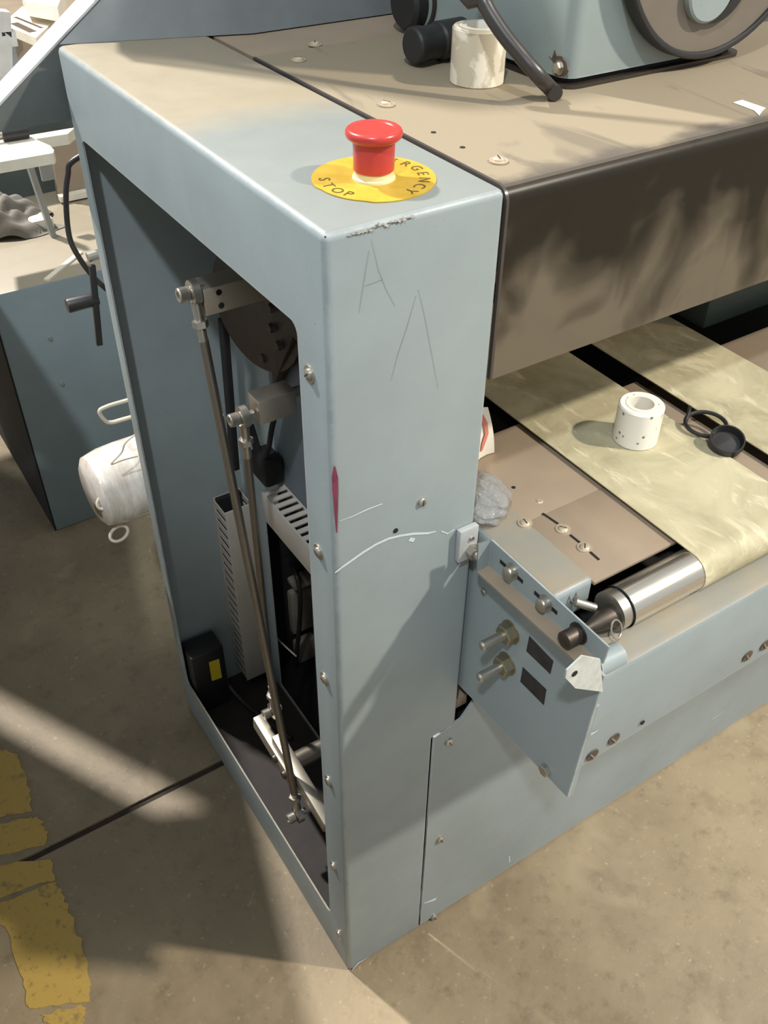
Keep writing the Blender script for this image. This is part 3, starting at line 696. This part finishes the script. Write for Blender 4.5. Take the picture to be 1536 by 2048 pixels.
# latch bar on the tower corner
lb = thing('latch_bar', (.14, -.004, .725), 'small flat steel latch bar on the tower corner above the bracket', 'latch')
MB().box((.128, -.007, .707), (.149, -.0005, .745), .0008).build('bar', M['edge_light'], lb)
MB().lathe([(0,.0028),(.002,.0022),(.002,0)], (.141,-.007,.733), (0,-1,0), 14).build('pin', M['steel'], lb)
k = MB(); k.lathe([(0,.0075),(.008,.0075),(.008,0)], (.142,-.007,.718), (0,-1,0), 6, False); k.build('nut', M['steel'], lb)
MB().cyl((.142,-.015,.718),(.142,-.026,.716), .004).build('stud', M['steel'], lb)

# ================================================================== BASE CABINET
bc = thing('base_cabinet', (.6, .2, 0), 'blue-grey machine base cabinet under the infeed table, with slotted screws', 'cabinet')
MB().prism([(.1185, 0.004),(1.6, 0.004),(1.6,.494),(.1920,.494),(.1565,.446),(.1195,.438)], 1, 0, .003).build('front_panel', M['paint'], bc)
MB().box((.118, .003, .0), (1.6, .015, .030)).build('plinth', M['void'], bc)
MB().box((.1575, .028, .35), (1.5, .034, .495)).build('inner_wall', M['void'], bc)
MB().box((.152, .012, .452), (.172, .0275, .468)).build('inner_bar', M['tan_plate'], bc)
for u, v in ((897,1483),(880,1678),(867,1833)):
    screw(bc, at(u, v, 1, 0), (0,-1,0), .0055, False, slot=1.2)
k = MB(); k.strip([at(848,1806,1,0), at(872,1797,1,0)], (0,-1,0), [.002,.007]); k.strip([at(1018,1712,1,0), at(1019,1724,1,0)], (0,-1,0), .002); k.build('white_scratch', M['scratchw'], bc)

# red and white paper and film lump at the tower's right edge
po = thing('paper_tag', at(975, 915, 2, PZ), 'red and white paper tag poking out behind the right edge of the guard tower', 'tag')
b0 = at(945, 940, 2, PZ+.0005); b1 = at(989, 905, 2, PZ+.0005); t1 = at(973, 812, 1, b1.y+.012); t0 = at(940, 830, 1, b0.y+.012)
pp = MB(); L = []
for i in range(7):
    f_ = i/6; L.append([])
    for j_ in range(5):
        g_ = j_/4; q_ = b0.lerp(b1, g_).lerp(t0.lerp(t1, g_), f_); q_ += Vector((0,-.010,0))*math.sin(f_*2.6)*.5; q_.y += .006*math.sin(g_*3.1); L[-1].append(pp.bm.verts.new(q_))
for i in range(6):
    for j_ in range(4): pp.bm.faces.new((L[i][j_], L[i][j_+1], L[i+1][j_+1], L[i+1][j_])).smooth = True
nn = (b1-b0).cross(t0-b0).normalized(); nn = -nn if nn.y > 0 else nn
cs = [L[1][2].co.copy(), L[2][2].co.lerp(L[2][3].co,.4), L[3][3].co.copy(), L[4][3].co.copy(), L[5][2].co.lerp(L[5][3].co,.6), L[6][2].co.copy()]
pp.build('tag_sheet', M['paper'], po)
MB().strip(cs, nn, [.003,.006,.007,.007,.006,.003], .0012).build('red_print', M['redpaper'], po)
lump = bmesh.new(); bmesh.ops.create_icosphere(lump, subdivisions=4, radius=.03)
for v in lump.verts:
    n_ = v.co.normalized()
    f_ = 1 + .10*math.sin(5*n_.x+3*n_.y+1)*math.sin(4*n_.y-2*n_.z) + .05*math.sin(11*n_.z+7*n_.x) + .05*abs(math.sin(9*n_.y-5*n_.x))
    v.co = Vector((n_.x*.028*f_ + .006*n_.y, n_.y*.034*f_, max(-.010, n_.z*.015*f_*(1+.3*math.sin(8*n_.x+6*n_.y)))))
k = MB(); lump.transform(Matrix.Translation((.1775, .030, .7400))); k._merge(lump, True)
tag(k.build('plastic_film_lump', M['film'], None, 60), 'crumpled clear plastic film wedged beside the guard tower above the bracket', 'plastic film')

# eyepiece
ey = thing('eyepiece', (.47, .02, PZ), 'black twin-ring eyepiece, one ring empty and one with a dark lens, between the belts', 'eyewear')
e1 = at(1412, 848, 2, ZB+.006); e2 = at(1452, 885, 2, ZB+.006)
def ringpts(c, a, b, rot, tilt, n=16):
    o = []
    for i in range(n):
        t_ = 2*math.pi*i/n; x_ = a*math.cos(t_); y_ = b*math.sin(t_)
        o.append(c + Vector((x_*math.cos(rot)-y_*math.sin(rot), x_*math.sin(rot)+y_*math.cos(rot), tilt*y_)))
    return o
MB().tube(ringpts(e1, .022, .019, -.6, .15), .0022, 8, True, 3).build('empty_ring', M['black'], ey)
k = MB(); k.lathe([(-.004,.013),(-.004,.0165),(.004,.0185),(.010,.0180),(.010,.0165),(.004,.015),(.002,.0145)], e2+Vector((0,0,-.002)), (-.25,-.25,1), 32); k.build('lens_cup', M['black'], ey)
MB().lathe([(0,.0148),(.0015,.010),(.002,0)], e2+Vector((0,0,.0)), (-.25,-.25,1), 28).build('dark_lens', M['lens'], ey)
MB().tube([at(1372,842,2,ZB+.006), at(1378,824,2,ZB+.012), at(1380,812,2,ZB+.018)], .0020, 8).build('arm_stub', M['black'], ey)
MB().tube([e1.lerp(e2,.45), e1.lerp(e2,.62)], .0032, 8).build('bridge', M['black'], ey)

# ================================================================== BEHIND THE TOWER, LEFT
sp = thing('feeder_side_panel', (.2, .58, .98), 'big panel with its shade in the dark colour and a slanted light grey edge behind the guard tower', 'machine panel')
MB().prism([(-.165,.9755),(-.0985,.9755),(.75,1.571),(.75,.9755)][1:], 1, .5605, .600).build('panel_face', M['dark_panel'], sp)
a = Vector((-.0985-.02*.819,.58,.9755-.02*.574)); 
k = MB(); d = Vector((.819,0,.574)); nn = Vector((-.574,0,.819)); c = Vector((.3257,.58,1.2733))
k.obox(c + nn*.001, d, Vector((0,1,0)), nn, .55, .0200, .0011); k.build('panel_edge', M['edge_light'], sp)
k = MB()
v = [k.bm.verts.new(p) for p in ((.004,.5395,H+.0003),(.192,.479,H+.0003),(.9,.479,H+.0003),(.9,.558,1.50),(.42,.558,1.335),(.03,.558,H+.008),(.9,.558,H+.0003),(.03,.558,H+.0003))]
for f in ((0,1,4,5),(1,2,3,4),(2,6,3),(0,5,7),(0,7,6,2,1),(7,5,4,3,6)): k.bm.faces.new([v[i] for i in f])
k.build('hood_side', M['dark_panel'], sp)
MB().prism([(.045,1.125),(.0,1.20),(.032,1.326),(.055,1.42),(.067,1.51),(.125,1.53),(.9,1.62),(.9,1.125)], 1, .5605, .600).build('shadow_caster', M['dark_panel'], sp)  # added above the view, outline shaped to cast the tower-top shadow
# crank, wire handle, drum
cr = thing('hand_crank', (.0, .62, .78), 'hand crank with a black grip at the left of the guard tower', 'crank')
MB().lathe([(0,0),(0,.0085),(.002,.0095),(.040,.0085),(.042,0)], at(134,612,1,.62), at(195,597,1,.62)-at(134,612,1,.62), 20).build('grip', M['black'], cr)
ca = at(184, 530, 1, .615); cc = at(199, 690, 1, .615); dd = (cc-ca); 
MB().obox((ca+cc)/2, dd.normalized(), Vector((0,1,0)), dd.normalized().cross(Vector((0,1,0))), dd.length/2, .003, .004, .001).build('crank_arm', M['black'], cr)
MB().cyl(at(175, 515, 1, .62), Vector((.09, .62, at(205, 500, 1, .62).z)), .006).build('crank_pin', M['steel'], cr)
wh = MB(); wh.tube([at(400,760,1,.60), at(250,802,1,.60), at(212,814,1,.60), at(199,823,1,.60), at(208,839,1,.60), at(222,845,1,.60), at(260,835,1,.60), at(410,795,1,.60)], .0030, 8)
tag(wh.build('wire_handle', M['wirecream'], None), 'cream wire loop handle sticking out left of the guard tower', 'handle')
dr = thing('wrapped_drum', (.0, .66, .40), 'white drum in stretch film with wire rings behind the guard tower', 'drum')
MB().lathe([(0,0),(0,.046),(.006,.056),(.03,.061),(.06,.062),(.134,.060),(.134,0)], (-.046,.668,.405), (1,.05,0), 40).build('drum_body', M['wrap'], dr)
for u, v in ((213,1002),(238,1067)):
    c = at(u, v, 1, .63); MB().tube([c + Vector((.0145*math.cos(a_)*1.0, .006*math.sin(a_), .0085*math.sin(a_)+.003*math.cos(a_))) for a_ in [i*math.pi/5 for i in range(10)]], .0026, 8, True, 3).build('wire_ring', M['wirecream'], dr)
c = at(200, 1022, 1, .64); MB().cyl(c, c+Vector((.03,.01,0)), .013).build('drum_spigot', M['brass'], dr)
tc = MB(); tc.tube([at(300,835,1,.6)+Vector((.05,0,0)), at(262,875,1,.6), at(243,905,1,.6), at(222,928,1,.6), at(245,920,1,.6), at(275,912,1,.6)], .0014, 6)
tag(tc.build('thin_wire', M['wirecream'], None), 'thin bent grey wire above the wrapped drum', 'wire')
bcab = MB(); bcab.tube([Vector((.09,.66,.915)), at(149,320,1,.66), at(136,350,1,.66), at(132,400,1,.66), at(138,470,1,.66), at(155,510,1,.655), at(185,552,1,.65), at(215,580,1,.645)], .0035, 10)
tag(bcab.build('black_cable', M['rubber'], None), 'thin black cable hanging left of the guard tower above the crank', 'cable')
# neighbouring cabinet
nb = thing('neighbour_cabinet', (.45, 1.3, 0), 'old blue-green cabinet with a dusty top, behind the guard tower at left', 'cabinet')
MB().box((-.045, 1.11, .0), (1.2, 2.2, .54), .004).build('cabinet_body', M['paint_old'], nb)
MB().box((-.0475, 1.112, .0), (-.0455, 2.19, .536)).build('dark_side_sheet', M['void'], nb)  # thin dark sheet added to darken the cabinet's left side
for u, v in ((100, 677),(124,768)): MB().lathe([(0,.004),(.003,.003),(.003,0)], at(u,v,1,1.11), (0,-1,0), 12).build('screw', M['steel'], nb)
k = MB(); k.obox((at(103,553,2,.5405)+at(152,513,2,.5405))/2, (at(152,513,2,.5405)-at(103,553,2,.5405)).normalized(), Vector((0,0,1)).cross((at(152,513,2,.5405)-at(103,553,2,.5405)).normalized()), Vector((0,0,1)), .06, .005, .003); k.build('top_rail', M['cream'], nb)
wb = thing('shade_bench', (-.7, .6, 0), 'added unseen bench past the left edge, slit shaped to leave a light streak on the floor', 'shade_bench')  # unseen bench added to shade the left floor, slit lets a streak through
MB().prism([(-.055,1.7),(-.06,1.25),(-.135,.79),(-.205,.785),(-.69,1.7)], 2, .66, .69).build('top_board', M['dark_panel'], wb)
MB().prism([(-.735,1.7),(-.258,.79),(-.205,.765),(-.14,.775),(-.255,.34),(-.34,.07),(-.40,.0),(-1.3,.0),(-1.3,1.7)], 2, .66, .69).build('top_board', M['dark_panel'], wb)
for x_, y_ in ((-1.27,.03),(-1.27,1.67),(-.43,.03),(-.78,1.67),(-.42,.62)):
    MB().box((x_-.02, y_-.02, 0), (x_+.02, y_+.02, .66)).build('leg', M['dark_panel'], wb)
ck = thing('shade_rack', (-1.4, -.9, 0), 'added unseen tall blocks behind the camera at left that shade the low tower and floor', 'shade_block')  # added blocks out of view, sized to shade the low tower and floor
MB().box((-2.2, -1.05, 0), (-.90, -.75, 2.76)).build('high_section', M['dark_panel'], ck)
MB().box((-.899, -1.05, 0), (-.60, -.75, 2.12)).build('low_section', M['dark_panel'], ck)
rb_ = thing('press_body', (.5, .65, 0), 'machine body continuing behind the guard tower', 'machine')
MB().box((.085, .5405, 0), (.9, .70, .96)).build('body', M['paint'], rb_)
# shelf board on brackets over the cabinet
sb = thing('shelf_board', (.09, 1.3, .72), 'pale dusty shelf board over the old cabinet at far left', 'shelf')
k = MB(); a = at(108,292,2,.745); b = at(-60,332,2,.745)
pl = [at(u,v,2,.745) for u, v in ((-120,345),(106,306),(108,300),(100,291),(70,278),(135,268),(150,255),(-120,300))]
k.prism([(p.x,p.y) for p in pl], 2, .727, .745); k.build('board', M['cream'], sb)
k = MB(); k.obox(at(78,388,1,1.30), (at(95,440,1,1.30)-at(60,335,1,1.30)).normalized(), Vector((0,1,0)), Vector((0,1,0)).cross((at(95,440,1,1.30)-at(60,335,1,1.30)).normalized()), .09, .01, .005); k.build('strut', M['edge_light'], sb)
p = at(92, 338, 1, 1.32); MB().box((p.x-.012, 1.315, p.z-.02), (p.x+.012, 1.322, p.z+.025)).build('bracket_plate', M['edge_light'], sb)
MB().box((-.03, 1.52, .5405), (.30, 1.56, .70)).build('back_plate', plain('dark_teal_panel', (70, 78, 74), .6), sb)
tr_ = thing('white_tray', (.10, 1.35, .5405), 'small white tray edge on the old cabinet behind the strut', 'tray')
pl = [at(u,v,2,.5605) for u, v in ((66,440),(97,447),(65,454),(70,470),(60,470))]
a = at(82, 446, 2, .552); MB().box((a.x-.022, a.y-.012, .5405), (a.x+.022, a.y+.03, .562), .003).build('tray', M['white'], tr_)
pl = [at(u, v, 1, 1.46) for u, v in ((100,275),(190,255),(215,520),(150,450),(118,400))]
MB().prism([(p.x, max(p.z, .5412)) for p in pl], 1, 1.46, 1.475).build('side_plate', M['tan_plate'], sb)
a = at(118, 397, 1, 1.45); b = at(190, 384, 1, 1.45); MB().box((a.x, 1.44, a.z-.006), (b.x, 1.459, a.z+.006)).build('cross_rail', M['cream'], sb)
# rag heap
rg = bmesh.new(); bmesh.ops.create_grid(rg, x_segments=46, y_segments=34, size=1)
rcn = at(35, 470, 2, .5405)
for v in rg.verts:
    x_, y_ = v.co.x, v.co.y; e_ = max(0, 1 - (x_*x_ + y_*y_)*.95)
    z_ = .045*e_**.6*(1 + .35*math.sin(5*x_+2*y_)*math.cos(4*y_-1.5*x_)) + .010*math.sin(11*x_+6*y_)*e_ + .008*math.sin(17*y_-9*x_)*e_
    v.co = Vector((rcn.x - .02 + x_*.10*(1+.12*math.sin(5*y_)), rcn.y + .05 + y_*.07*(1+.15*math.sin(4*x_)), .5415 + max(0, z_)))
k = MB(); k._merge(rg, True); tag(k.build('rag', M['cloth'], None, 0), 'crumpled grey rag on the old cabinet at the left edge', 'rag')
bt = thing('black_tool', (.06, 1.33, .745), 'small black tool lying on the pale shelf board', 'tool')
a = at(4, 270, 2, .757); b = at(55, 262, 2, .757)
MB().cyl(a, b, .011).build('handle', M['black'], bt); MB().cyl(a-(b-a)*.6, a, .005).build('shaft', M['steel'], bt)
# far bright machinery at the top left corner
fa = thing('far_machine', (.45, 2.6, .3), 'cream machine with slotted deck at the far top left corner', 'machine')
p0 = at(15, 40, 2, .62)
deck = [at(u, v, 2, .60) for u, v in ((4,48),(72,76),(110,40),(45,12))]
MB().prism([(p.x,p.y) for p in deck], 2, .575, .60).build('slotted_deck', M['cream'], fa)
k = MB()
for (u0,v0),(u1,v1),w_ in (((28,46),(66,64),.012),((30,34),(84,56),.005)):
    a = at(u0,v0,2,.6002); b = at(u1,v1,2,.6002); d = (b-a).normalized(); k.obox((a+b)/2, d, Vector((0,0,1)).cross(d), Vector((0,0,1)), (b-a).length/2, w_, .0006)
k.build('deck_slot', M['rust'], fa)
MB().box((p0.x-.06, p0.y-.02, .0), (p0.x-.0, p0.y+.05, .60)).build('post', M['edge_light'], fa)
for u, v0, v1 in ((8, 20, 150), (18, 60, 90)):
    pa = at(u, v1, 1, 2.0); pb = at(u-6, v0, 1, 2.0); MB().obox((pa+pb)/2, (pb-pa).normalized(), Vector((0,1,0)), (pb-pa).normalized().cross(Vector((0,1,0))), (pb-pa).length/2, .02, .016).build('post', M['edge_light'], fa)
tp_ = [at(u, v, 2, .66) for u, v in ((50,2),(115,14),(128,-20),(40,-20))]
MB().prism([(p.x,p.y) for p in tp_], 2, .62, .66).build('upper_tray', M['white'], fa)
MB().box((p0.x-.3, p0.y+.35, .0), (p0.x+1.0, p0.y+.9, .50)).build('far_base', M['tan_plate'], fa)
